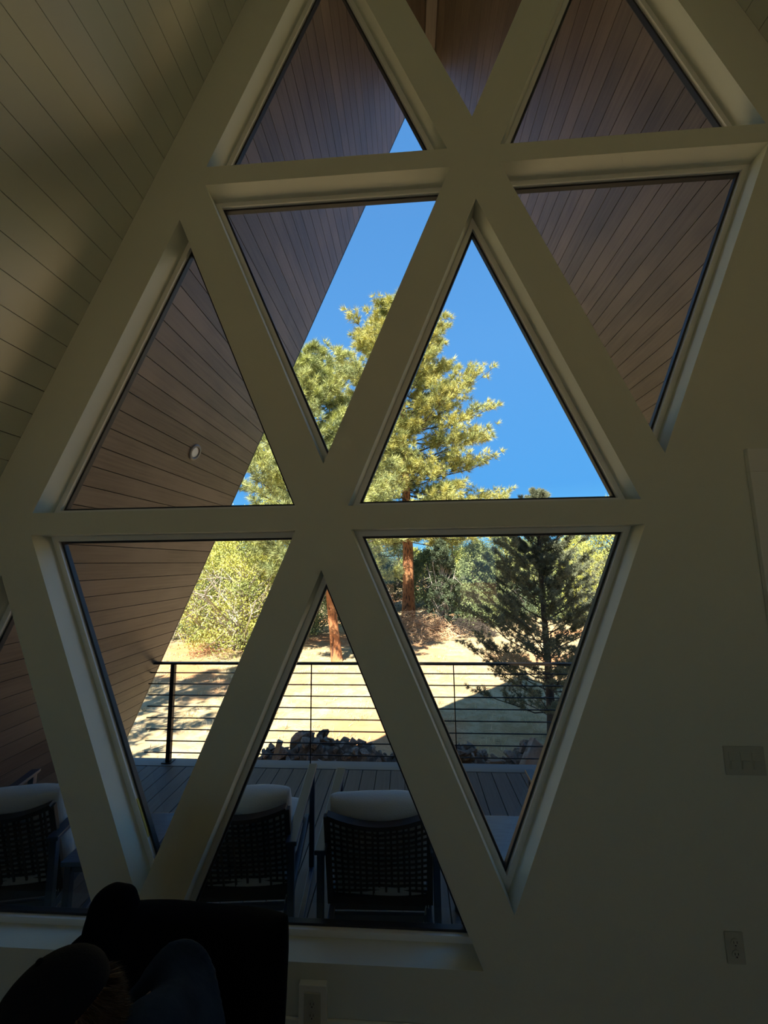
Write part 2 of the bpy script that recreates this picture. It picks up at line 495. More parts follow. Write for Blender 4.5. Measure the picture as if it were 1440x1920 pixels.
# ------------------------------------------------------------------ wall plates
def screw(p, x, z, y):
    MB().cyl((x, y, z), (x, y - .0015, z), .003, seg=8).build('screw', m_plate, p)
sw = empty('switch_plate', (1.405, YW, 1.146)); tag(sw, 'three-gang painted light switch plate on the wall right of the windows', 'light switch')
MB().box((0, -.0035, 0), (.163, .006, .114), bev=.0022).build('plate', m_plate, sw)
for i in (-1, 0, 1):
    fr = MB().box((i * .046, -.0075, 0), (.034, .002, .067)).build('bezel', m_plate, sw)
    MB().box((i * .046, -.0105, -.014), (.030, .006, .034), Matrix.Rotation(.12, 3, 'X'), bev=.001).build('rocker', m_plate, sw)
    screw(sw, i * .046, .047, -.0065); screw(sw, i * .046, -.047, -.0065)
def outlet(root, y=-.0065):
    MB().box((0, y + .003, 0), (.070, .006, .114), bev=.0022).build('plate', m_plate, root)
    for s_ in (-1, 1):
        r = MB().cyl((0, y - .0004, s_ * .0205), (0, y - .003, s_ * .0205), .0165, seg=20).build('receptacle', m_plate, root)
        for dx in (-.0063, .0063):
            MB().box((dx, y - .0035, s_ * .0205 + .003), (.002, .0012, .008)).build('slot', m_slot, r)
        MB().cyl((0, y - .003, s_ * .0205 - .008), (0, y - .0042, s_ * .0205 - .008), .0024, seg=10).build('slot', m_slot, r)
    screw(root, 0, 0, y - .0005)
ou = empty('wall_outlet', (1.278, YW, 0.445)); tag(ou, 'painted double wall outlet low on the wall below the switches', 'outlet'); outlet(ou)
ou2 = empty('wall_outlet', (-0.435, YW, 0.165)); tag(ou2, 'double outlet on a raised block at the baseboard under the bottom window', 'outlet')
MB().box((0, -.0135, .0), (.118, .025, .16), bev=.003).build('mounting_block', m_trim, ou2)
outlet(ou2, -.0325)
ou2.location.z = 0.175

# ------------------------------------------------------------------ deck and railing
DZ = -0.05
deck = tag(MB().box((0.4, (YO + 4.09) / 2, DZ - 0.14), (6.9, 4.09 - YO, 0.2)).build('deck', m_black), kind='structure')
me = MB().box((0, 0, 0), (0.134, 4.093 - YO - .004, 0.024), bev=.002).mesh('deck_board', m_deck)
x = -0.914 + .070 - .14 * 17
while x < 4.05:
    o = link('deck_board', me, deck); o.location = (x, (YO + 4.093) / 2, DZ - .0125)
    x += .14
MB().box((0.45, 4.178, DZ - .0125), (6.9, .155, .0245), bev=.003).build('border_board', m_deckedge, deck)
MB().box((0.45, 4.245, DZ - .16), (6.9, .02, .26)).build('rim_joist', m_deckedge, deck)
for xx in (-2.6, 0.4, 3.4):
    MB().box((xx, 4.15, -1.0), (.14, .14, 1.6)).build('deck_post', m_black, deck)
rl = empty('deck_railing', (0, 4.18, DZ)); tag(rl, 'black metal deck railing with horizontal bars and square posts', 'railing')
x0r, x1r = -2.83, 3.5
MB().box(((x0r + x1r) / 2, 0, 0.995), (x1r - x0r - .04, .05, .022), bev=.003).build('top_rail', m_black, rl)
bar_me = MB().cyl(((x0r), 0, 0), ((x1r - .02), 0, 0), .0062, seg=8).mesh('rail_bar', m_black, True)
for k in range(8):
    o = link('rail_bar', bar_me, rl); o.location = (0.0, 0, .895 - .1150 * k)
for xx in (-2.562, 0.446 + 1.5 + .01, 3.45):
    MB().box((xx, 0, .494), (.044, .044, .978), bev=.003).box((xx, 0, .005), (.10, .09, .008)).build('post', m_black, rl)
for xx in (-1.047, 0.446):
    MB().box((xx, 0, .494), (.011, .011, .978)).build('spacer_rod', m_black, rl)

# ------------------------------------------------------------------ soffit downlight
nl = Vector((S, 0, -1)).normalized()
sl = empty('soffit_downlight', Vector((-1.904, 3.245, 3.0075)))
sl.rotation_euler = nl.to_track_quat('Z', 'Y').to_euler()
tag(sl, 'round recessed downlight with grey trim ring in the left wooden soffit', 'light fixture')
MB().lathe((0, 0, 0), [(.048, -.005), (.050, .010), (.058, .014), (.074, .011), (.078, .0015)], seg=32).build('trim_ring', mat('lamp_trim', (.16, .15, .14), .4), sl, True)
MB().lathe((0, 0, 0), [(.0001, .0030), (.030, .0035), (.047, .0045), (.047, .001)], seg=28).build('lens', m_lens, sl, True)

# ------------------------------------------------------------------ lounge chairs and tables
def cushion(w, d, h, seed, puff=1.0, n=18):
    """puffy box centred at origin: w x, d y, h z"""
    r = random.Random(seed)
    ph = [r.uniform(0, 6) for _ in range(6)]
    v = []; f = []
    idx = {}
    def th(u, q):
        e = max(0.0, (1 - abs(u) ** 5) * (1 - abs(q) ** 5)) ** .38
        wr = 1 + .05 * math.sin(5 * u + 4 * q + ph[0]) + .04 * math.sin(9 * u - 7 * q + ph[1]) + .03 * math.sin(15 * q + ph[2])
        return h / 2 * e * wr * puff
    for sd in (1, -1):
        for i in range(n + 1):
            for j in range(n + 1):
                u = math.sin((i / n * 2 - 1) * PI / 2); q = math.sin((j / n * 2 - 1) * PI / 2)
                edge = i in (0, n) or j in (0, n)
                if edge and sd < 0: idx[(sd, i, j)] = idx[(1, i, j)]; continue
                sh = 1 - .025 * (u * u) * (q * q)
                idx[(sd, i, j)] = len(v)
                pinch = .03 * math.sin(3 * u + ph[3]) * (abs(q) > .9)
                v.append((u * w / 2 * sh, q * d / 2 * sh + pinch * d * .2, 0 if edge else sd * th(u, q)))
    for sd in (1, -1):
        for i in range(n):
            for j in range(n):
                q = (idx[(sd, i, j)], idx[(sd, i + 1, j)], idx[(sd, i + 1, j + 1)], idx[(sd, i, j + 1)])
                f.append(q if sd > 0 else q[::-1])
    return v, f
def build_cushion(name, w, d, h, seed, m, parent, Tm):
    v, f = cushion(w, d, h, seed)
    me = mesh_py(name, v, f, m, True)
    me.transform(Tm)
    return link(name, me, parent)
def lounge_chair(x, y, rz, label):
    t = empty('lounge_chair', (x, y, DZ), rz)
    tag(t, label, 'chair', 'woven-back lounge chairs on the deck')
    W = .29
    for s in (-1, 1):
        MB().bar((s * W, -.36, .615), (s * W, .37, .640), .058, .022, bev=.004).build('armrest', m_frame, t)
        MB().bar((s * W, -.33, .012), (s * W, -.335, .604), .034, .034, bev=.003).build('leg', m_frame, t)
        MB().bar((s * W, .345, .012), (s * W, .34, .626), .034, .034, bev=.003).build('leg', m_frame, t)
        MB().bar((s * W, -.34, .012), (s * W, .36, .012), .034, .022, bev=.003).build('runner', m_frame, t)
        MB().bar((s * (W - .035), -.27, .225), (s * (W - .035), .355, .315), .030, .045, bev=.003).build('side_rail', m_frame, t)
    MB().bar((-W + .02, .345, .312), (W - .02, .345, .312), .030, .040, up=Vector((0, 0, 1))).build('front_rail', m_frame, t)
    MB().bar((-W + .05, -.2, .21), (W - .05, -.2, .21), .02, .03).build('seat_support', m_frame, t)
    MB().bar((-W + .05, .1, .255), (W - .05, .1, .255), .02, .03).build('seat_support', m_frame, t)
    # back frame: reclined panel from (y -.20, z .24) to (y -.345, z .755)
    A = Vector((0, -.190, .27)); B = Vector((0, -.335, .775))
    up_ = (B - A).normalized(); nrm = up_.cross(Vector((1, 0, 0))).normalized()
    HW = .262
    f = MB()
    for s in (-1, 1):
        f.bar(A + Vector((s * HW, 0, 0)), B + Vector((s * HW * 1.0, 0, 0)), .030, .026, up=nrm, bev=.003)
    N = 10
    for i in range(N):         # bowed head rail
        a = -HW + 2 * HW * i / N; b2 = -HW + 2 * HW * (i + 1) / N
        bow = lambda q: -.065 * (1 - (q / HW) ** 2)
        f.bar(B + Vector((a, 0, 0)) + up_ * bow(a), B + Vector((b2, 0, 0)) + up_ * bow(b2), .026, .034, up=nrm)
    f.bar(A + Vector((-HW, 0, 0)) + up_ * .01, A + Vector((HW, 0, 0)) + up_ * .01, .026, .085, up=up_)
    f.build('back_frame', m_wick, t)
    wv = MB(); Lh = (B - A).length
    for i in range(15):
        q = -HW + .022 + (2 * HW - .044) * (i + .5) / 15 + random.uniform(-.003, .003)
        off = nrm * (.004 if i % 2 else -.004)
        wv.bar(A + Vector((q, 0, 0)) + up_ * .045 + off, B + Vector((q + random.uniform(-.004, .004), 0, 0)) - up_ * (.01 + .065 * (1 - (q / HW) ** 2)) + off, .0115, .004, up=nrm)
    for i in range(12):
        q = .055 + (Lh - .10) * (i + .5) / 12
        bw = -.055 * (i / 11)
        for j in range(6):
            a = -HW + 2 * HW * j / 6; b2 = -HW + 2 * HW * (j + 1) / 6
            g = lambda w_: A + Vector((w_, 0, 0)) + up_ * (q + bw * (1 - (w_ / HW) ** 2) + .003 * math.sin(w_ * 40 + i))
            wv.bar(g(a), g(b2), .004, .0125, up=up_)
    tag(wv.build('woven_back', m_wick, t), kind='stuff')
    R1 = Matrix.Translation((0, .085, .365)) @ Matrix.Rotation(math.radians(7), 4, 'X')
    build_cushion('seat_cushion', .50, .60, .15, 3, m_cush, t, R1)
    ax = Matrix((Vector((1, 0, 0)), up_, -nrm if nrm.y < 0 else nrm)).transposed()
    nn = nrm if nrm.y > 0 else -nrm
    c = (A + B) / 2 + nn * .10 + up_ * .022
    ax = Matrix((Vector((1, 0, 0)), up_, Vector((1, 0, 0)).cross(up_))).transposed()
    build_cushion('back_cushion', .53, .52, .15, 5, m_cush, t, Matrix.Translation(c) @ ax.to_4x4())
    MB().bar((HW - .01, -.20, .27), (HW - .005, -.225, .16), .004, .008).bar((HW - .02, -.20, .27), (HW - .04, -.21, .17), .004, .008).build('tie', m_cush, t)
    return t
lounge_chair(-.19, 2.455, math.radians(1.5), 'woven-back lounge chair with pale cushions seen whole through the bottom centre window')
lounge_chair(-.955, 2.475, math.radians(5), 'woven-back lounge chair cut by the diagonal beam, left neighbour of the centre chair')
lounge_chair(-2.27, 2.42, math.radians(11), 'woven-back lounge chair in the far left window, against the wood soffit')
lounge_chair(1.075, 2.475, 0.0, 'lounge chair at the right of the deck, only its left armrest showing')
def side_table(x, y, w, d, h, label, rz=0):
    t = empty('side_table', (x, y, DZ), rz); tag(t, label, 'table', 'side tables between the lounge chairs')
    MB().box((0, 0, h - .012), (w, d, .024), bev=.003).build('table_top', m_table, t)
    for sx in (-1, 1):
        for sy in (-1, 1):
            MB().box((sx * (w / 2 - .03), sy * (d / 2 - .03), (h - .025) / 2), (.034, .034, h - .026), bev=.003).build('leg', m_frame, t)
    for sy in (-1, 1):
        MB().box((0, sy * (d / 2 - .03), h - .045), (w - .1, .02, .035)).build('apron', m_frame, t)
side_table(.435, 2.41, .43, .395, .50, 'dark side table with a bluish top right of the centre chair')
side_table(-1.66, 2.345, .44, .40, .50, 'dark side table between the two left lounge chairs', math.radians(3))

# ------------------------------------------------------------------ ground
GZ = -1.42
def gh(x, y, berm=True):
    h = GZ + .10 * np.sin(x * .31 + 1) * np.cos(y * .23) + .05 * np.sin(x * .9 + y * .7)
    far = np.clip((y - 22) / 60, 0, 1)
    h = h + far * 3.0 * (1 + .25 * np.sin(x * .05))
    # rubble berm behind the deck
    if not berm: return h
    ber = np.exp(-((y - 5.35) / .55) ** 2) * (.5 + .5 * np.tanh((x + 2.15) / .18)) * (.5 + .5 * np.tanh((3.6 - x) / .4))
    h = h + ber * (1.0 + .07 * np.sin(x * 4.3) + .05 * np.sin(x * 9 + 1))
    return h
xs_ = np.concatenate([np.linspace(-150, -12, 30), np.linspace(-11.5, 11.5, 150), np.linspace(12, 150, 30)])
ys_ = np.concatenate([np.linspace(-60, 2, 14), np.linspace(2.3, 26, 170), np.linspace(27, 260, 50)])
X, Y = np.meshgrid(xs_, ys_)
Z = gh(X, Y, False) + .012 * RNG.standard_normal(X.shape) * (np.abs(X) < 12)
V = np.stack([X, Y, Z], -1).reshape(-1, 3)
nx, ny = len(xs_), len(ys_)
ii, jj = np.meshgrid(np.arange(nx - 1), np.arange(ny - 1))
a = (jj * nx + ii).ravel(); F = np.concatenate([np.stack([a, a + 1, a + nx + 1], 1), np.stack([a, a + nx + 1, a + nx], 1)])
gme = mesh_tris('ground', V, m_ground, F); smooth(gme)
tag(link('ground', gme), kind='structure')

bx_ = np.linspace(-2.9, 4.4, 120); by_ = np.linspace(4.35, 6.6, 40)
BX, BY = np.meshgrid(bx_, by_)
BZ = gh(BX, BY) + .03 * RNG.standard_normal(BX.shape) * (gh(BX, BY) - gh(BX, BY, False) > .1) - .06 * (1 - np.clip((gh(BX, BY) - gh(BX, BY, False)) / .05, 0, 1))
a = (np.arange(39)[:, None] * 120 + np.arange(119)[None, :]).ravel()
bF = np.concatenate([np.stack([a, a + 1, a + 121], 1), np.stack([a, a + 121, a + 120], 1)])
m_soil = mat('rubble_soil', (0.11, 0.08, 0.06), 0.95, spec=0.1, noise=(16, (0.22, 0.18, 0.14), 0.5, 0.65, 6), bump=(20, 1.0))
tag(link('ground_bank', mesh_tris('ground_bank', np.stack([BX, BY, BZ], -1).reshape(-1, 3), m_soil, bF)), kind='structure')
def blades(n, xr, yr, hmin, hmax, wd, lean=.7, flat=False):
    x = RNG.uniform(*xr, n); y = RNG.uniform(*yr, n)
    P = np.stack([x, y, gh(x, y) + .002], 1)
    a = RNG.uniform(0, 2 * PI, n); hh = RNG.uniform(hmin, hmax, n)
    d = np.stack([np.cos(a) * lean, np.sin(a) * lean, np.full(n, 1.0 if not flat else .12)], 1)
    d /= np.linalg.norm(d, axis=1, keepdims=True)
    tip = P + d * hh[:, None]
    w = np.stack([-np.sin(a), np.cos(a), np.zeros(n)], 1) * wd
    return np.stack([P - w, P + w, tip], 1).reshape(-1, 3)
# tufts of dry grass
cx = RNG.uniform(-12, 12, 900); cy = RNG.uniform(6.5, 24, 900)
bl = []
for x_, y_ in zip(cx, cy):
    r_ = RNG.uniform(.05, .25)
    bl.append(blades(22, (x_ - r_, x_ + r_), (y_ - r_, y_ + r_), .03, .16, .006))
tag(link('dry_grass', mesh_tris('dry_grass', np.concatenate(bl), m_straw)), 'pale dry grass tufts scattered over the sunlit ground', 'grass', kind='stuff')
tw = blades(6000, (-11, 11), (6.0, 24), .06, .30, .006, flat=True)
tag(link('fallen_twigs', mesh_tris('fallen_twigs', tw, m_stick)), 'fallen twigs and needles strewn over the clearing', 'twigs', kind='stuff')

# ------------------------------------------------------------------ rubble behind the deck
def rock_mesh(seed, sub=2):
    bm = bmesh.new(); bmesh.ops.create_icosphere(bm, subdivisions=sub, radius=.5)
    r = random.Random(seed)
    for _ in range(11):
        n = Vector((r.gauss(0, 1), r.gauss(0, 1), r.gauss(0, 1))).normalized(); dd = r.uniform(.15, .36)
        for v in bm.verts:
            k = v.co.dot(n)
            if k > dd: v.co -= n * (k - dd)
    sc = Vector((r.uniform(.9, 1.5), r.uniform(.7, 1.0), r.uniform(.55, .85)))
    for v in bm.verts: v.co = Vector((v.co.x * sc.x, v.co.y * sc.y, v.co.z * sc.z))
    me = bpy.data.meshes.new('rock'); bm.to_mesh(me); bm.free(); me.materials.append(m_rock); return me
rocks = [rock_mesh(i) for i in range(10)]
rr = random.Random(5)
placed = []
cnt = 0
for tries in range(6000):
    if cnt >= 290: break
    x = rr.uniform(-2.15, 2.1); y = rr.uniform(4.66, 5.45)
    s = rr.choice((.11, .14, .17, .19, .23, .30)) * rr.uniform(.85, 1.2)
    if any((x - a) ** 2 + (y - b) ** 2 < (.30 * (s + c)) ** 2 for a, b, c in placed): continue
    placed.append((x, y, s)); cnt += 1
    o = link('rubble_rock', rocks[rr.randrange(10)])
    o.location = (x, y, float(gh(x, y)) + s * .12)
    o.scale = (s, s, s); o.rotation_euler = (rr.uniform(-.5, .5), rr.uniform(-.5, .5), rr.uniform(0, 6.28))
    sz = 'small' if s < .15 else ('medium' if s < .21 else 'large')
    row = 'near side' if y < 4.93 else ('crest' if y < 5.2 else 'far side')
    zone = 'left end' if x < -1.45 else ('left of the first rod' if x < -1.0 else ('middle' if x < .1 else ('right of the second rod' if x > .5 else 'behind the beam')))
    tag(o, '%s grey-brown rock on the %s of the rubble, %s' % (sz, row, zone), 'rock', 'rocks of the rubble heap')
def slab(x, y, z, d, rot, label, name='stone_slab'):
    b = MB().box((0, 0, 0), d, bev=min(d) * .12)
    for v in b.bm.verts: v.co += Vector((rr.uniform(-1, 1), rr.uniform(-1, 1), rr.uniform(-1, 1))) * min(d) * .10
    o = b.build(name, m_rock); o.location = (x, y, z); o.rotation_euler = rot
    return tag(o, label, 'rock')
slab(1.50, 5.05, -.42, (.36, .10, .40), (-.45, .75, .1), 'large flat stone slab leaning diagonally on the right of the rubble heap')
slab(.98, 4.98, -.52, (.17, .12, .30), (-.2, .05, .2), 'upright blocky stone left of the leaning slab in the rubble')
slab(.60, 5.2, -.45, (.42, .08, .07), (0, -.35, .2), 'long thin pale stone lying askew in the right rubble')
slab(-1.75, 5.2, -.44, (.07, .06, .34), (0, .28, 0), 'dark pointed stone splinter standing upright at the left of the heap', 'stone_splinter')

# ------------------------------------------------------------------ trees
def unit(v): return v / np.maximum(np.linalg.norm(v, axis=-1, keepdims=True), 1e-9)
def needles(C, D, n, length, width, spread=1.0):
    """C,D (k,3): tuft centres and directions -> triangles"""
    k = len(C)
    r = unit(RNG.standard_normal((k, n, 3)))
    d = unit(D[:, None, :] * (1.0 / spread) * .9 + r)
    L = length * RNG.uniform(.65, 1.1, (k, n, 1))
    b = C[:, None, :] + r * length * .10
    side = unit(np.cross(d, unit(RNG.standard_normal((k, n, 3))))) * width
    T = np.stack([b - side, b + side, b + d * L], 2)
    return T.reshape(-1, 3)
def tube(path, rad, seg=5):
    path = np.asarray(path, float); n = len(path)
    t = unit(np.gradient(path, axis=0))
    ref = np.array([0., 0, 1]) if abs(t[0][2]) < .9 else np.array([1., 0, 0])
    s = unit(np.cross(t, ref)); u = np.cross(s, t)
    a = np.arange(seg) * 2 * PI / seg
    ring_ = path[:, None, :] + (s[:, None, :] * np.cos(a)[None, :, None] + u[:, None, :] * np.sin(a)[None, :, None]) * np.asarray(rad)[:, None, None]
    V = ring_.reshape(-1, 3); F = []
    for i in range(n - 1):
        for j in range(seg):
            p = i * seg + j; q = i * seg + (j + 1) % seg
            F += [(p, q, q + seg), (p, q + seg, p + seg)]
    return V, np.array(F)
def join(parts):
    Vs, Fs, k = [], [], 0
    for V_, F_ in parts:
        Vs.append(V_); Fs.append(F_ + k); k += len(V_)
    return np.concatenate(Vs), np.concatenate(Fs)
def conifer(name, base, top, r0, crown, label, group=None, nb=60, tuft_n=12, nlen=.22, nw=.012, per=6, tpb=4,
            m_leaf=None, m_b=None, m_br=None, elev=(.1, -.1), curve=.35, spread=1.0, lean=None, jitter=.18, sub_len=.34, sparse=.0):
    """crown: function t(0 bottom..1 top of the crown span) -> radius ; crown[0]=start fraction of height"""
    bx, by = base; bz = float(gh(np.float64(bx), np.float64(by)))
    H = top - bz
    lean = lean or (0, 0)
    root = empty(name, (bx, by, bz)); tag(root, label, 'tree', group)
    hs = np.linspace(0, 1, 12)
    path = np.stack([lean[0] * hs + .05 * r0 / .3 * np.sin(hs * 7), lean[1] * hs, hs * H - .03], 1)
    rad = r0 * (1 - hs) ** .8 + .012; rad[0] *= 1.18
    V_, F_ = tube(path, rad, 12)
    tm = mesh_tris('trunk', V_, m_b, F_); smooth(tm)
    link('trunk', tm, root)
    f0, fn = crown
    bp_, C, D = [], [], []
    for i in range(nb):
        t = (i + RNG.uniform(0, 1)) / nb
        hf = f0 + (1 - f0) * t * .985
        R = fn(t) * RNG.uniform(1 - 2 * jitter, 1.0 + jitter)
        if RNG.uniform() < sparse: R *= .5
        az = i * 2.39996 + RNG.uniform(-.4, .4)
        e = elev[0] * (1 - t) + elev[1] * t + RNG.uniform(-.12, .12)
        p0 = np.array([np.interp(hf, hs, path[:, 0]), np.interp(hf, hs, path[:, 1]), hf * H])
        n = 5; q = np.linspace(0, 1, n)
        hd = np.array([math.cos(az), math.sin(az), 0.])
        pts = p0 + hd * (q * R * math.cos(e))[:, None] + np.array([0, 0, 1.]) * ((q * math.sin(e) + curve * q ** 2) * R)[:, None]
        pts += RNG.standard_normal(pts.shape) * .03 * R * q[:, None]
        br = max(.008, r0 * .16 * (R / max(fn(.3), .1)))
        bp_.append(tube(pts, np.linspace(br, .006, n), 4))
        for s in range(per):
            w = RNG.uniform(.28, 1.0) if s else 1.0
            pb = np.array([np.interp(w, q, pts[:, k]) for k in range(3)])
            sd = 1 if s % 2 else -1
            da = az + sd * RNG.uniform(.4, 1.1) * (0 if s == 0 else 1)
            sl_ = sub_len * R * RNG.uniform(.5, 1.0) * (1.15 - w * .5)
            d2 = unit(np.array([math.cos(da), math.sin(da), RNG.uniform(.0, .7) + curve]))
            pe = pb + d2 * sl_
            bp_.append(tube(np.stack([pb, (pb + pe) / 2 + RNG.standard_normal(3) * .02, pe]), [br * .4, br * .25, .004], 3))
            for k in range(tpb):
                w2 = (k + 1) / tpb
                C.append(pb + (pe - pb) * w2 + RNG.standard_normal(3) * nlen * .25); D.append(d2)
    for k in range(8):
        C.append(path[-1] + np.array([0, 0, -.08 * k]) + RNG.standard_normal(3) * .05); D.append(np.array([0, 0, 1.]))
    V_, F_ = join(bp_)
    tag(link('branches', mesh_tris('branches', V_, m_br or m_b, F_), root), kind='stuff')
    tag(link('foliage', mesh_tris('foliage', needles(np.array(C), np.array(D), tuft_n, nlen, nw, spread), m_leaf), root), kind='stuff')
    return root
# the tall ponderosa
conifer('ponderosa_pine', (-.05, 22.0), 17.3, .34,
        (.24, lambda t: float(np.interp(t, [0, .12, .35, .6, .8, 1], [3.9, 4.9, 4.7, 4.0, 3.0, 1.0]))),
        'tall ponderosa pine with orange bark behind the centre window, the biggest tree in view', nb=165, tuft_n=27, nlen=.33, nw=.014, per=14, tpb=5,
        m_leaf=m_needle, m_b=m_bark, m_br=m_bark2, elev=(-.22, .35), curve=.22, sub_len=.36, sparse=.12)
conifer('ponderosa_pine', (-2.55, 13.8), 10.2, .17,
        (.22, lambda t: float(np.interp(t, [0, .15, .5, .8, 1], [2.3, 3.0, 2.7, 2.0, .7]))),
        'leaning orange-barked pine left of the tall one, its crown beside the soffit edge', nb=130, tuft_n=26, nlen=.24, nw=.010, per=13, tpb=5,
        m_leaf=m_needle2, m_b=m_bark, m_br=m_bark2, elev=(-.1, .4), curve=.22, lean=(-1.5, .3), sub_len=.38, sparse=.1)
# small dark pinyon in front
conifer('pinyon_pine', (2.68, 8.0), 3.42, .075,
        (.07, lambda t: float(np.interp(t, [0, .3, .5, .7, .85, 1], [1.55, 1.4, 1.15, .72, .42, .10]))),
        'small dark-green pinyon pine close behind the railing at the right', nb=120, tuft_n=20, nlen=.07, nw=.0044, per=12, tpb=9,
        m_leaf=m_pinyon, m_b=m_bark2, elev=(-.02, .75), curve=.36, sub_len=.40, spread=1.3)
def juniper(x, y, top, R, label, m_leaf=m_jun, n=260, tn=40, seed=0, group=None, name='juniper_tree', bare=0, low=.12, tri=.10):
    z0 = float(gh(np.float64(x), np.float64(y))); H = top - z0
    root = empty(name, (x, y, z0)); tag(root, label, 'tree', group)
    parts = [tube([(0, 0, -.03), (.08 * R, 0, H * .35), (.02, .05, H * .8)], [R * .09 + .03, R * .06 + .02, .02], 7)]
    br = []
    nC = []
    for i in range(n):
        t = RNG.uniform(low, 1) ; az = RNG.uniform(0, 2 * PI)
        prof = R * (np.sin(PI * min(1, (t * .86 + .14))) ** .75 * (1 - .35 * t)) + .1
        rr_ = prof * RNG.uniform(.45, 1.08) ** .6 * (1 + .18 * math.sin(3 * az + seed + t * 5))
        c = np.array([math.cos(az) * rr_, math.sin(az) * rr_, t * H])
        nC.append(c)
        if i % 4 == 0:
            b0 = np.array([0.05 * R, 0, max(.05, (t - .28)) * H])
            br.append(tube([b0, (b0 + c) / 2 + RNG.standard_normal(3) * .1 * R, c], [.03, .018, .006], 4))
    for i in range(bare):
        az = RNG.uniform(0, 2 * PI); t = RNG.uniform(.1, .6)
        e_ = np.array([math.cos(az) * R * 1.05, math.sin(az) * R * 1.05, (t + .25) * H])
        b0 = np.array([0, 0, t * H * .5])
        mid = (b0 + e_) / 2 + RNG.standard_normal(3) * .22 * R
        br.append(tube([b0, mid, e_], [.05, .03, .008], 5))
        for _ in range(4):
            e2 = mid + (e_ - mid) * RNG.uniform(0, 1) ; e3 = e2 + RNG.standard_normal(3) * .3 * R
            br.append(tube([e2, (e2 + e3) / 2 + RNG.standard_normal(3) * .05, e3], [.02, .012, .004], 3))
    V_, F_ = join(parts); link('trunk', mesh_tris('trunk', V_, m_bark2, F_), root)
    V_, F_ = join(br); tag(link('branches', mesh_tris('branches', V_, m_deadw if bare else m_bark2, F_), root), kind='stuff')
    nC = np.array(nC); k = len(nC)
    P = nC[:, None, :] + RNG.standard_normal((k, tn, 3)) * (R * .085)
    P = P.reshape(-1, 3); N = len(P)
    d = unit(RNG.standard_normal((N, 3)) + np.array([0, 0, .8])) * tri * RNG.uniform(.6, 1.3, (N, 1))
    s = unit(np.cross(d, RNG.standard_normal((N, 3)))) * tri * .28
    T = np.stack([P - s, P + s, P + d], 1).reshape(-1, 3)
    tag(link('foliage', mesh_tris('foliage', T, m_leaf), root), kind='stuff')
    return root
def at(px, py_top, y):       # horizontal place and top height for a pixel (undoes the camera)
    d = Rt * ((px - 720) / 717.43) + Up * ((960 - py_top) / 717.43) + Fw
    d *= y / d.y
    return d.x, d.z + CAMZ
spec = [
    (1050, 1090, 24, 2.0, m_jun, 'low rounded juniper seen through the right side of the pinyon', 0, 260),
    (985, 1095, 25, 1.8, m_jund, 'low dark shrubby juniper seen through the left side of the pinyon', 4, 240),
    (925, 1120, 23, 1.2, m_jun, 'small grey-green shrub at the edge of the clearing left of the pinyon', 0, 200),
    (1110, 1080, 23, 1.9, m_juny, 'yellowish shrubby tree at the edge of the clearing right of the pinyon', 0, 260),
    (490, 1110, 19, 1.4, m_jun, 'rounded shrub at the edge of the clearing under the bright yellow-green tree', 6, 220),
    (335, 1130, 20, 1.6, m_juny, 'yellowish shrub at the far left end of the clearing', 6, 220),
    (455, 985, 15.5, 2.5, m_juny, 'yellow-green bushy juniper with bare pale branches at the foot of the soffit', 30, 420),
    (365, 1075, 17.5, 1.5, m_jun, 'grey-green juniper at the far left behind the bare branches', 14, 220),
    (395, 930, 24, 2.9, m_needle2, 'pale green tree behind the left juniper, top hidden by the beam', 0, 300),
    (520, 900, 26, 3.0, m_juny, 'bright yellow-green tree between the left juniper and the leaning pine', 0, 320),
    (590, 1070, 19, 1.5, m_jun, 'dark juniper right behind the leaning orange trunk', 6, 220),
    (660, 1060, 25, 2.2, m_jun, 'juniper hidden mostly by the diagonal beam left of the tall pine', 0, 220),
    (700, 1040, 26, 1.9, m_jund, 'dark juniper with pale dead limbs just left of the tall pine trunk', 22, 240),
    (800, 1035, 27, 1.9, m_jun, 'mid-green juniper just right of the tall pine trunk', 8, 240),
    (826, 1015, 20, .75, m_jund, 'narrow dark juniper with a drooping top right of the tall pine', 5, 240),
    (845, 1000, 36, 3.0, m_juny, 'yellow-green tree in the distance right of the narrow dark juniper', 0, 260),
    (893, 1018, 21, 1.55, m_jun, 'green juniper in the middle distance left of the small pinyon', 0, 320),
    (945, 998, 30, 2.6, m_needle2, 'pale green feathery tree behind the gap left of the pinyon', 0, 300),
    (1000, 1010, 32, 3.0, m_jun, 'dull green juniper straight behind the pinyon', 0, 260),
    (1075, 1005, 33, 2.6, m_juny, 'yellow-green tree behind the right side of the pinyon', 0, 260),
    (1165, 945, 20, 3.1, m_juny, 'broad bright yellow-green juniper at the right edge of the lower window', 0, 480),
    (1290, 960, 24, 3.2, m_jun, 'green juniper hidden behind the wall right of the windows', 0, 260),
    (745, 1020, 40, 3.2, m_jund, 'far dark tree behind the tall pine trunk', 0, 220),
    (610, 1000, 38, 3.4, m_jun, 'far green tree behind the leaning trunk', 0, 220),
]
for px, pt, y, R, ml, lb, bare, n in spec:
    x, tz = at(px, pt, y)
    juniper(x, y, tz, R, lb, m_leaf=ml, n=n, tn=80 if y < 22 else 60, bare=bare, tri=.085 if y < 22 else .12, low=.08)
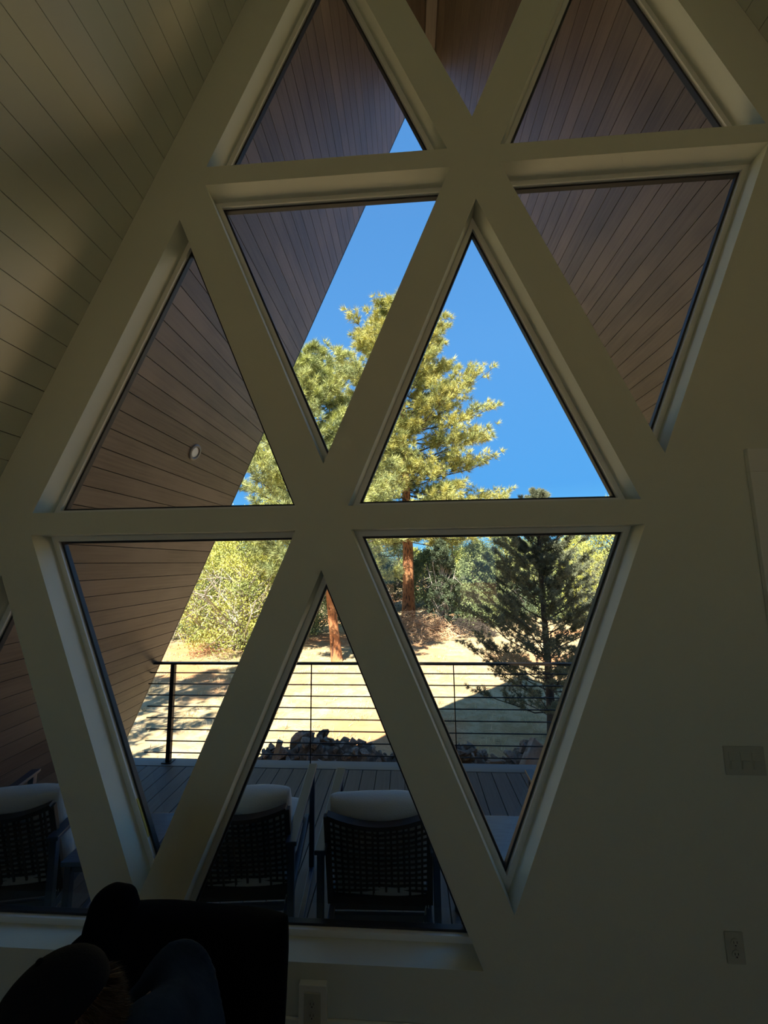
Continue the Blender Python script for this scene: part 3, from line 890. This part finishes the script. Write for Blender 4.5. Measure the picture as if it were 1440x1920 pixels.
# distant woodland closing the view
far_lab = 'distant juniper in the belt of trees across the clearing'
proto = []
for i, ml in enumerate((m_jun, m_juny, m_jund)):
    t = juniper(-22 + i * 6.5, 38 + i * 2, 2.6 + i * .3, 2.7, far_lab, m_leaf=ml, n=170, tn=50, tri=.2, group='distant trees across the clearing', low=.05)
    proto.append(t)
rf = random.Random(3)
for i in range(40):
    x = -52 + i * 2.75 + rf.uniform(-.5, .5); y = (42, 48.5, 55)[i % 3] + rf.uniform(-1, 1)
    p = proto[rf.randrange(3)]
    r = p.copy(); COL.objects.link(r)
    s = rf.uniform(.75, 1.15)
    r.location = (x, y, float(gh(x, y)) - .02); r.scale = (s, s, s * rf.uniform(.85, 1.1)); r.rotation_euler = (0, 0, rf.uniform(0, 6.28))
    for ch in p.children:
        c = ch.copy(); COL.objects.link(c); c.parent = r
# pines beyond the left edge of the view, casting the streaky shade on the clearing
conifer('ponderosa_pine', (-8.2, 4.6), 8.5, .2, (.3, lambda t: .5 + 1.9 * (1 - t) ** .6),
        'pine beyond the left end of the deck, hidden by the soffit, throwing streaks of shade', nb=45, tuft_n=12, nlen=.3, nw=.02, per=7, tpb=4,
        m_leaf=m_needle, m_b=m_bark, m_br=m_bark2, elev=(-.1, .4), curve=.2)
# second pine trunk, pinkish, deep left of the tall one
x, tz = at(708, 960, 29)
conifer('ponderosa_pine', (x, 29), 7.5, .22, (.42, lambda t: .5 + 1.9 * (1 - t) ** .6),
        'slimmer pink-barked pine just left of the tall pine trunk', nb=50, tuft_n=12, nlen=.3, nw=.02, per=7, tpb=4,
        m_leaf=m_needle, m_b=m_bark, m_br=m_bark2, elev=(-.1, .4), curve=.2)

# brush piles
def brush(x, y, R, H, n, m, label):
    a = RNG.uniform(0, 2 * PI, n); r = R * np.sqrt(RNG.uniform(0, 1, n)); xx = x + r * np.cos(a) * 1.3; yy = y + r * np.sin(a)
    hh = H * (1 - (r / R) ** 1.3) * RNG.uniform(.15, 1, n)
    P = np.stack([xx, yy, gh(xx, yy) + hh], 1)
    d = unit(RNG.standard_normal((n, 3)) * np.array([1, 1, .45])) * RNG.uniform(.12, .45, (n, 1))
    parts = [tube(np.stack([p - q, p + RNG.standard_normal(3) * .03, p + q]), [.010, .012, .005], 3) for p, q in zip(P, d)]
    V_, F_ = join(parts)
    tag(link('brush_pile', mesh_tris('brush_pile', V_, m, F_)), label, 'brush', kind='stuff')
x, _ = at(775, 1150, 19.5)
brush(x, 19.0, 1.9, 1.25, 1500, m_stick, 'heap of cut orange-brown branches around the foot of the tall pine')
x, _ = at(868, 1150, 20)
brush(x, 19.2, 1.15, .95, 600, m_bark2, 'dark heap of brush right of the cut orange branches')

# ------------------------------------------------------------------ black armchair, cloth, person
ch = empty('armchair', (-.70, .95, 0)); tag(ch, 'black upholstered slipper chair in front of the bottom window, behind the person', 'armchair')
v, f = cushion(.60, .66, .20, 21)
b_ = mesh_py('backrest', v, f, m_fabblack, True)
bk = link('backrest', b_, ch); bk.location = (0.0, .345, .578); bk.rotation_euler = (math.radians(81), math.radians(.5), 0)
build_cushion('seat', .58, .64, .20, 8, m_fabblack, ch, Matrix.Translation((0, 0, .36)))
MB().box((0, .02, .21), (.54, .62, .13), bev=.015).build('seat_base', m_fabblack, ch)
for sx in (-1, 1):
    for sy in (-1, 1):
        MB().cyl((sx * .22, .02 + sy * .25, .0), (sx * .21, .02 + sy * .24, .15), .014, .020, seg=10).build('leg', m_black, ch)
# bunched black cloth lying over the chair's left corner
cl = MB()
cl.sph((0, 0, 0), .085, (1.05, .8, 1.25), 24)
cl.sph((-.05, .0, -.17), .13, (.95, .65, 1.1), 24)
cl.sph((.04, -.01, -.10), .10, (.9, .8, 1.2), 24)
cl.sph((-.05, -.02, -.33), .13, (.9, .62, 1.2), 24)
o = cl.build('black_cloth', m_fabblack)
rm = o.modifiers.new('r', 'REMESH'); rm.mode = 'VOXEL'; rm.voxel_size = .012
sm_ = o.modifiers.new('s', 'SMOOTH'); sm_.iterations = 8
dg = bpy.context.evaluated_depsgraph_get()
me = bpy.data.meshes.new_from_object(o.evaluated_get(dg)); o.modifiers.clear(); o.data = me
for v in me.vertices:
    c = v.co; v.co = c * (1 + .035 * math.sin(c.z * 55 + c.x * 40) + .02 * math.sin(c.x * 90 - c.z * 30))
smooth(me)
o.location = (-.965, 1.325, .875)
tag(o, 'bunched black cloth draped over the left corner of the armchair, below the beam', 'cloth')

# ---- person
def evald(o):
    dg = bpy.context.evaluated_depsgraph_get(); dg.update()
    me = bpy.data.meshes.new_from_object(o.evaluated_get(dg))
    me.materials.clear()
    return me
def skinned(name, pts, edges, rad, root, sub=2):
    me = bpy.data.meshes.new(name); me.from_pydata(pts, edges, [])
    o = link(name, me)
    o.modifiers.new('skin', 'SKIN')
    for i, r in enumerate(rad):
        sv = me.skin_vertices[0].data[i]
        sv.radius = r if isinstance(r, tuple) else (r, r)
        sv.use_root = (i == root)
    o.modifiers.new('sub', 'SUBSURF').levels = sub
    out = evald(o); bpy.data.objects.remove(o)
    return out
def remesh(meshes, vox, name, m, it=4):
    bm = bmesh.new()
    for me in meshes: bm.from_mesh(me)
    me = bpy.data.meshes.new(name); bm.to_mesh(me); bm.free()
    o = link(name, me)
    r = o.modifiers.new('r', 'REMESH'); r.mode = 'VOXEL'; r.voxel_size = vox
    s = o.modifiers.new('s', 'SMOOTH'); s.iterations = it
    out = evald(o); bpy.data.objects.remove(o); out.materials.append(m); smooth(out)
    return out
PX, PY = -.50, .86
HC = Vector((-.725, .845, 1.085))
J = dict(pel=(-.49, PY, .57), sp1=(-.50, PY, .68), sp2=(-.535, PY, .82), che=(-.58, PY, .935), up=(-.62, PY, 1.00), nk=(-.665, PY, 1.04), hd=(-.70, .85, 1.07))
pts = [J[k] for k in ('pel', 'sp1', 'sp2', 'che', 'up', 'nk', 'hd')]
rad = [(.10, .12), (.085, .105), (.08, .11), (.075, .11), (.055, .075), .045, .050]
edges = [(i, i + 1) for i in range(6)]
def add(p, r, par):
    pts.append(p); rad.append(r); edges.append((par, len(pts) - 1)); return len(pts) - 1
hands = []
limb = {}
for s in (-1, 1):
    sh = add((-.59, PY + s * .175, 1.00), .044, 3)
    el = add((-.63, PY + s * .235, .79), .038, sh)
    fo = add((-.72, PY + s * .19, .725), .040, el)
    wr = add((-.845, PY + s * .135, .665), .026, fo)
    hands.append((Vector((-.845, PY + s * .135, .665)), s))
    hp = add((-.53, PY + s * .10, .55), .092, 0)
    kn = add((-.95, PY + s * .115, .545), .060, hp)
    ca = add((-.955, PY + s * .115, .37), .056, kn)
    an = add((-.935, PY + s * .115, .09), .038, ca)
    tt = add((-1.08, PY + s * .125, .045), .034, an)
    limb[s] = (sh, el, fo, wr, hp, kn, ca, an, tt)
body_m = skinned('b', pts, edges, rad, 0)
parts = [body_m]
# hands: palm plus five fingers bent over the knee
for (w, s) in hands:
    h = MB()
    fw = Vector((-.90, -.15 * s, -.42)).normalized(); lat = Vector((0, 1, 0)) * s
    lat = (lat - fw * lat.dot(fw)).normalized(); up = lat.cross(fw).normalized()
    if up.z < 0: up = -up
    R_ = Matrix((lat, fw, up)).transposed()
    h.sph((0, 0, 0), .05, (.82, .95, .32), 16)
    bmesh.ops.transform(h.bm, matrix=Matrix.Translation(w + fw * .052) @ R_.to_4x4(), verts=h.bm.verts[:])
    parts.append(h.mesh('h', m_skin))
    for k, L in enumerate((.070, .080, .075, .060)):
        b0 = w + fw * .092 + lat * (-.032 + k * .0215)
        b1 = b0 + fw * L * .45 - up * .006; b2 = b1 + (fw * .75 - up * .6).normalized() * L * .33; b3 = b2 + (fw * .35 - up * .9).normalized() * L * .25
        parts.append(skinned('f', [tuple(b0 - fw * .03), tuple(b0), tuple(b1), tuple(b2), tuple(b3)], [(0, 1), (1, 2), (2, 3), (3, 4)], [.010, .0098, .0090, .0082, .0072], 0, 1))
    t0 = w + fw * .03 - lat * .030; t1 = t0 + (fw * .7 - lat * .75).normalized() * .035; t2 = t1 + (fw * .95 - lat * .25 - up * .2).normalized() * .03
    parts.append(skinned('t', [tuple(t0), tuple(t1), tuple(t2)], [(0, 1), (1, 2)], [.013, .011, .009], 0, 1))
# head: face towards local -Y... local frame: fy = facing
fy = Vector((-.93, -.06, -.36)).normalized(); lx = fy.cross(Vector((0, 0, 1))).normalized(); uz = lx.cross(fy).normalized()
HR = Matrix((lx, fy, uz)).transposed()
HM = Matrix.Translation(HC) @ HR.to_4x4()
hb = MB()
hb.sph((0, -.008, .022), .10, (.76, .95, .93), 24)      # skull
hb.sph((0, .030, -.030), .085, (.70, .78, .98), 20)      # face
hb.sph((0, .050, -.088), .034, (1.0, .9, .8), 14)        # chin
hb.sph((0, .098, -.028), .014, (.8, 1.1, 1.2), 10).sph((0, .090, -.006), .011, (.7, 1, 2.0), 10)
for s in (-1, 1):
    hb.sph((s * .034, .080, .016), .017, (1.3, .5, .5), 10)   # brow
    hb.sph((s * .038, .070, -.028), .022, (1, .7, .9), 10)    # cheek
    hb.sph((s * .077, .000, -.012), .028, (.28, .62, 1.05), 12)  # ear
    hb.sph((s * .081, -.004, -.010), .017, (.4, .7, 1.1), 10)
hb.sph((0, .090, -.056), .018, (1.25, .45, .30), 12).sph((0, .088, -.066), .017, (1.1, .45, .32), 12)
bmesh.ops.transform(hb.bm, matrix=HM, verts=hb.bm.verts[:])
parts.append(hb.mesh('h', m_skin))
person = empty('person', (PX, PY, 0)); tag(person, 'person in a dark cap and blue shirt sitting hunched at the bottom left', 'person')
pinv = Matrix.Translation((-PX, -PY, 0))
bme = remesh(parts, .0052, 'body', m_skin, 3); bme.transform(pinv)
link('body', bme, person)
for s in (-1, 1):
    e = MB().sph((0, 0, 0), .0115, seg=12); bmesh.ops.transform(e.bm, matrix=HM @ Matrix.Translation((s * .031, .0775, .001)), verts=e.bm.verts[:])
    me = e.mesh('eye', m_eye, True); me.transform(pinv); link('eye', me, person)
def cloth(name, idx, extra, m, vox, ed, root=0, fold=.004):
    p = [pts[i] for i in idx]; r = []
    for i in idx:
        q = rad[i]; r.append(tuple(a + extra + .030 for a in q) if isinstance(q, tuple) else (q + extra, q + extra))
    mp = {i: k for k, i in enumerate(idx)}
    e = [(mp[a], mp[b]) for a, b in ed]
    me = remesh([skinned('c', p, e, r, root)], vox, name, m, 3)
    for v in me.vertices:
        c = v.co
        v.co = c + Vector((c.x + .45, c.y - PY, 0)).normalized() * fold * (math.sin(c.z * 46 + c.x * 30 + 3 * math.sin(c.y * 14)) + .6 * math.sin(c.y * 60 + c.z * 25))
    me.transform(pinv); return link(name, me, person)
a1, a2 = limb[-1], limb[1]
se = [(0, 1), (1, 2), (2, 3), (3, 4), (4, 5), (3, a1[0]), (a1[0], a1[1]), (a1[1], a1[2]), (3, a2[0]), (a2[0], a2[1]), (a2[1], a2[2])]
cloth('shirt', [0, 1, 2, 3, 4, 5, a1[0], a1[1], a1[2], a2[0], a2[1], a2[2]], .038, m_shirt, .009, se)
te = [(0, a1[4]), (a1[4], a1[5]), (a1[5], a1[6]), (a1[6], a1[7]), (0, a2[4]), (a2[4], a2[5]), (a2[5], a2[6]), (a2[6], a2[7])]
cloth('trousers', [0, a1[4], a1[5], a1[6], a1[7], a2[4], a2[5], a2[6], a2[7]], .014, m_trou, .009, te)
for s in (-1, 1):
    b = MB(); b.sph((-1.03, PY + s * .12, .055), .06, (2.1, .82, .95), 16)
    me = b.mesh('shoe', m_shoe, True)
    for v in me.vertices: v.co.z = max(v.co.z, .0015)
    me.transform(pinv); link('shoe', me, person)
# cap: dome, band seam, brim
cp = MB()
prof = [(.104 * math.cos(a), .104 * math.sin(a)) for a in [i * PI / 2 / 10 for i in range(10)]] + [(.003, .104)]
cp.lathe((0, 0, 0), [(.101, -.018)] + prof, seg=32)
bmesh.ops.transform(cp.bm, matrix=HM @ Matrix.Translation((0, -.006, .036)) @ Matrix.Rotation(-.10, 4, 'X') @ Matrix.Diagonal((.83, 1.03, .84, 1)), verts=cp.bm.verts[:])
me = cp.mesh('cap', m_cap, True); me.transform(pinv); cap = link('cap', me, person)
bv, bf = [], []
NB = 14
for lay in (0, 1):
    for i in range(NB + 1):
        a = math.radians(25 + 130 * i / NB)
        for rr_ in (0, 1):
            R0 = Vector((.084 * math.cos(a), .102 * math.sin(a) - .004, .020)); 
            R1 = Vector((.082 * math.cos(a), .100 * math.sin(a) + .068 * math.sin((a - math.radians(25)) / math.radians(130) * PI) ** .6, .020 - .012 - .02 * abs(math.cos(a))))
            p = (R0, R1)[rr_] + Vector((0, 0, -.004 * lay)); bv.append(HM @ p)
st = (NB + 1) * 2
for i in range(NB):
    q = i * 2
    bf += [(q, q + 1, q + 3, q + 2), (st + q, st + q + 2, st + q + 3, st + q + 1), (q + 1, st + q + 1, st + q + 3, q + 3)]
me = fix(mesh_py('brim', bv, bf, m_cap, True)); me.transform(pinv); link('brim', me, cap)
me = MB().sph(HM @ Vector((0, -.006, .125)), .007, seg=10).mesh('button', m_cap, True); me.transform(pinv); link('button', me, cap)
# hair showing under the cap at the back and sides
hc, hd = [], []
for i in range(2600):
    a = RNG.uniform(PI * .98, PI * 2.02); z = RNG.uniform(-.075, .03)
    p = Vector((.079 * math.cos(a), .098 * math.sin(a) - .010, z)); n = Vector((math.cos(a), math.sin(a), -.9))
    hc.append(HM @ p); hd.append(HR @ n)
hme = mesh_tris('hair', needles(np.array([tuple(q) for q in hc]), np.array([tuple(q) for q in hd]), 3, .030, .0012, .35), m_hair)
hme.transform(pinv); tag(link('hair', hme, person), kind='stuff')
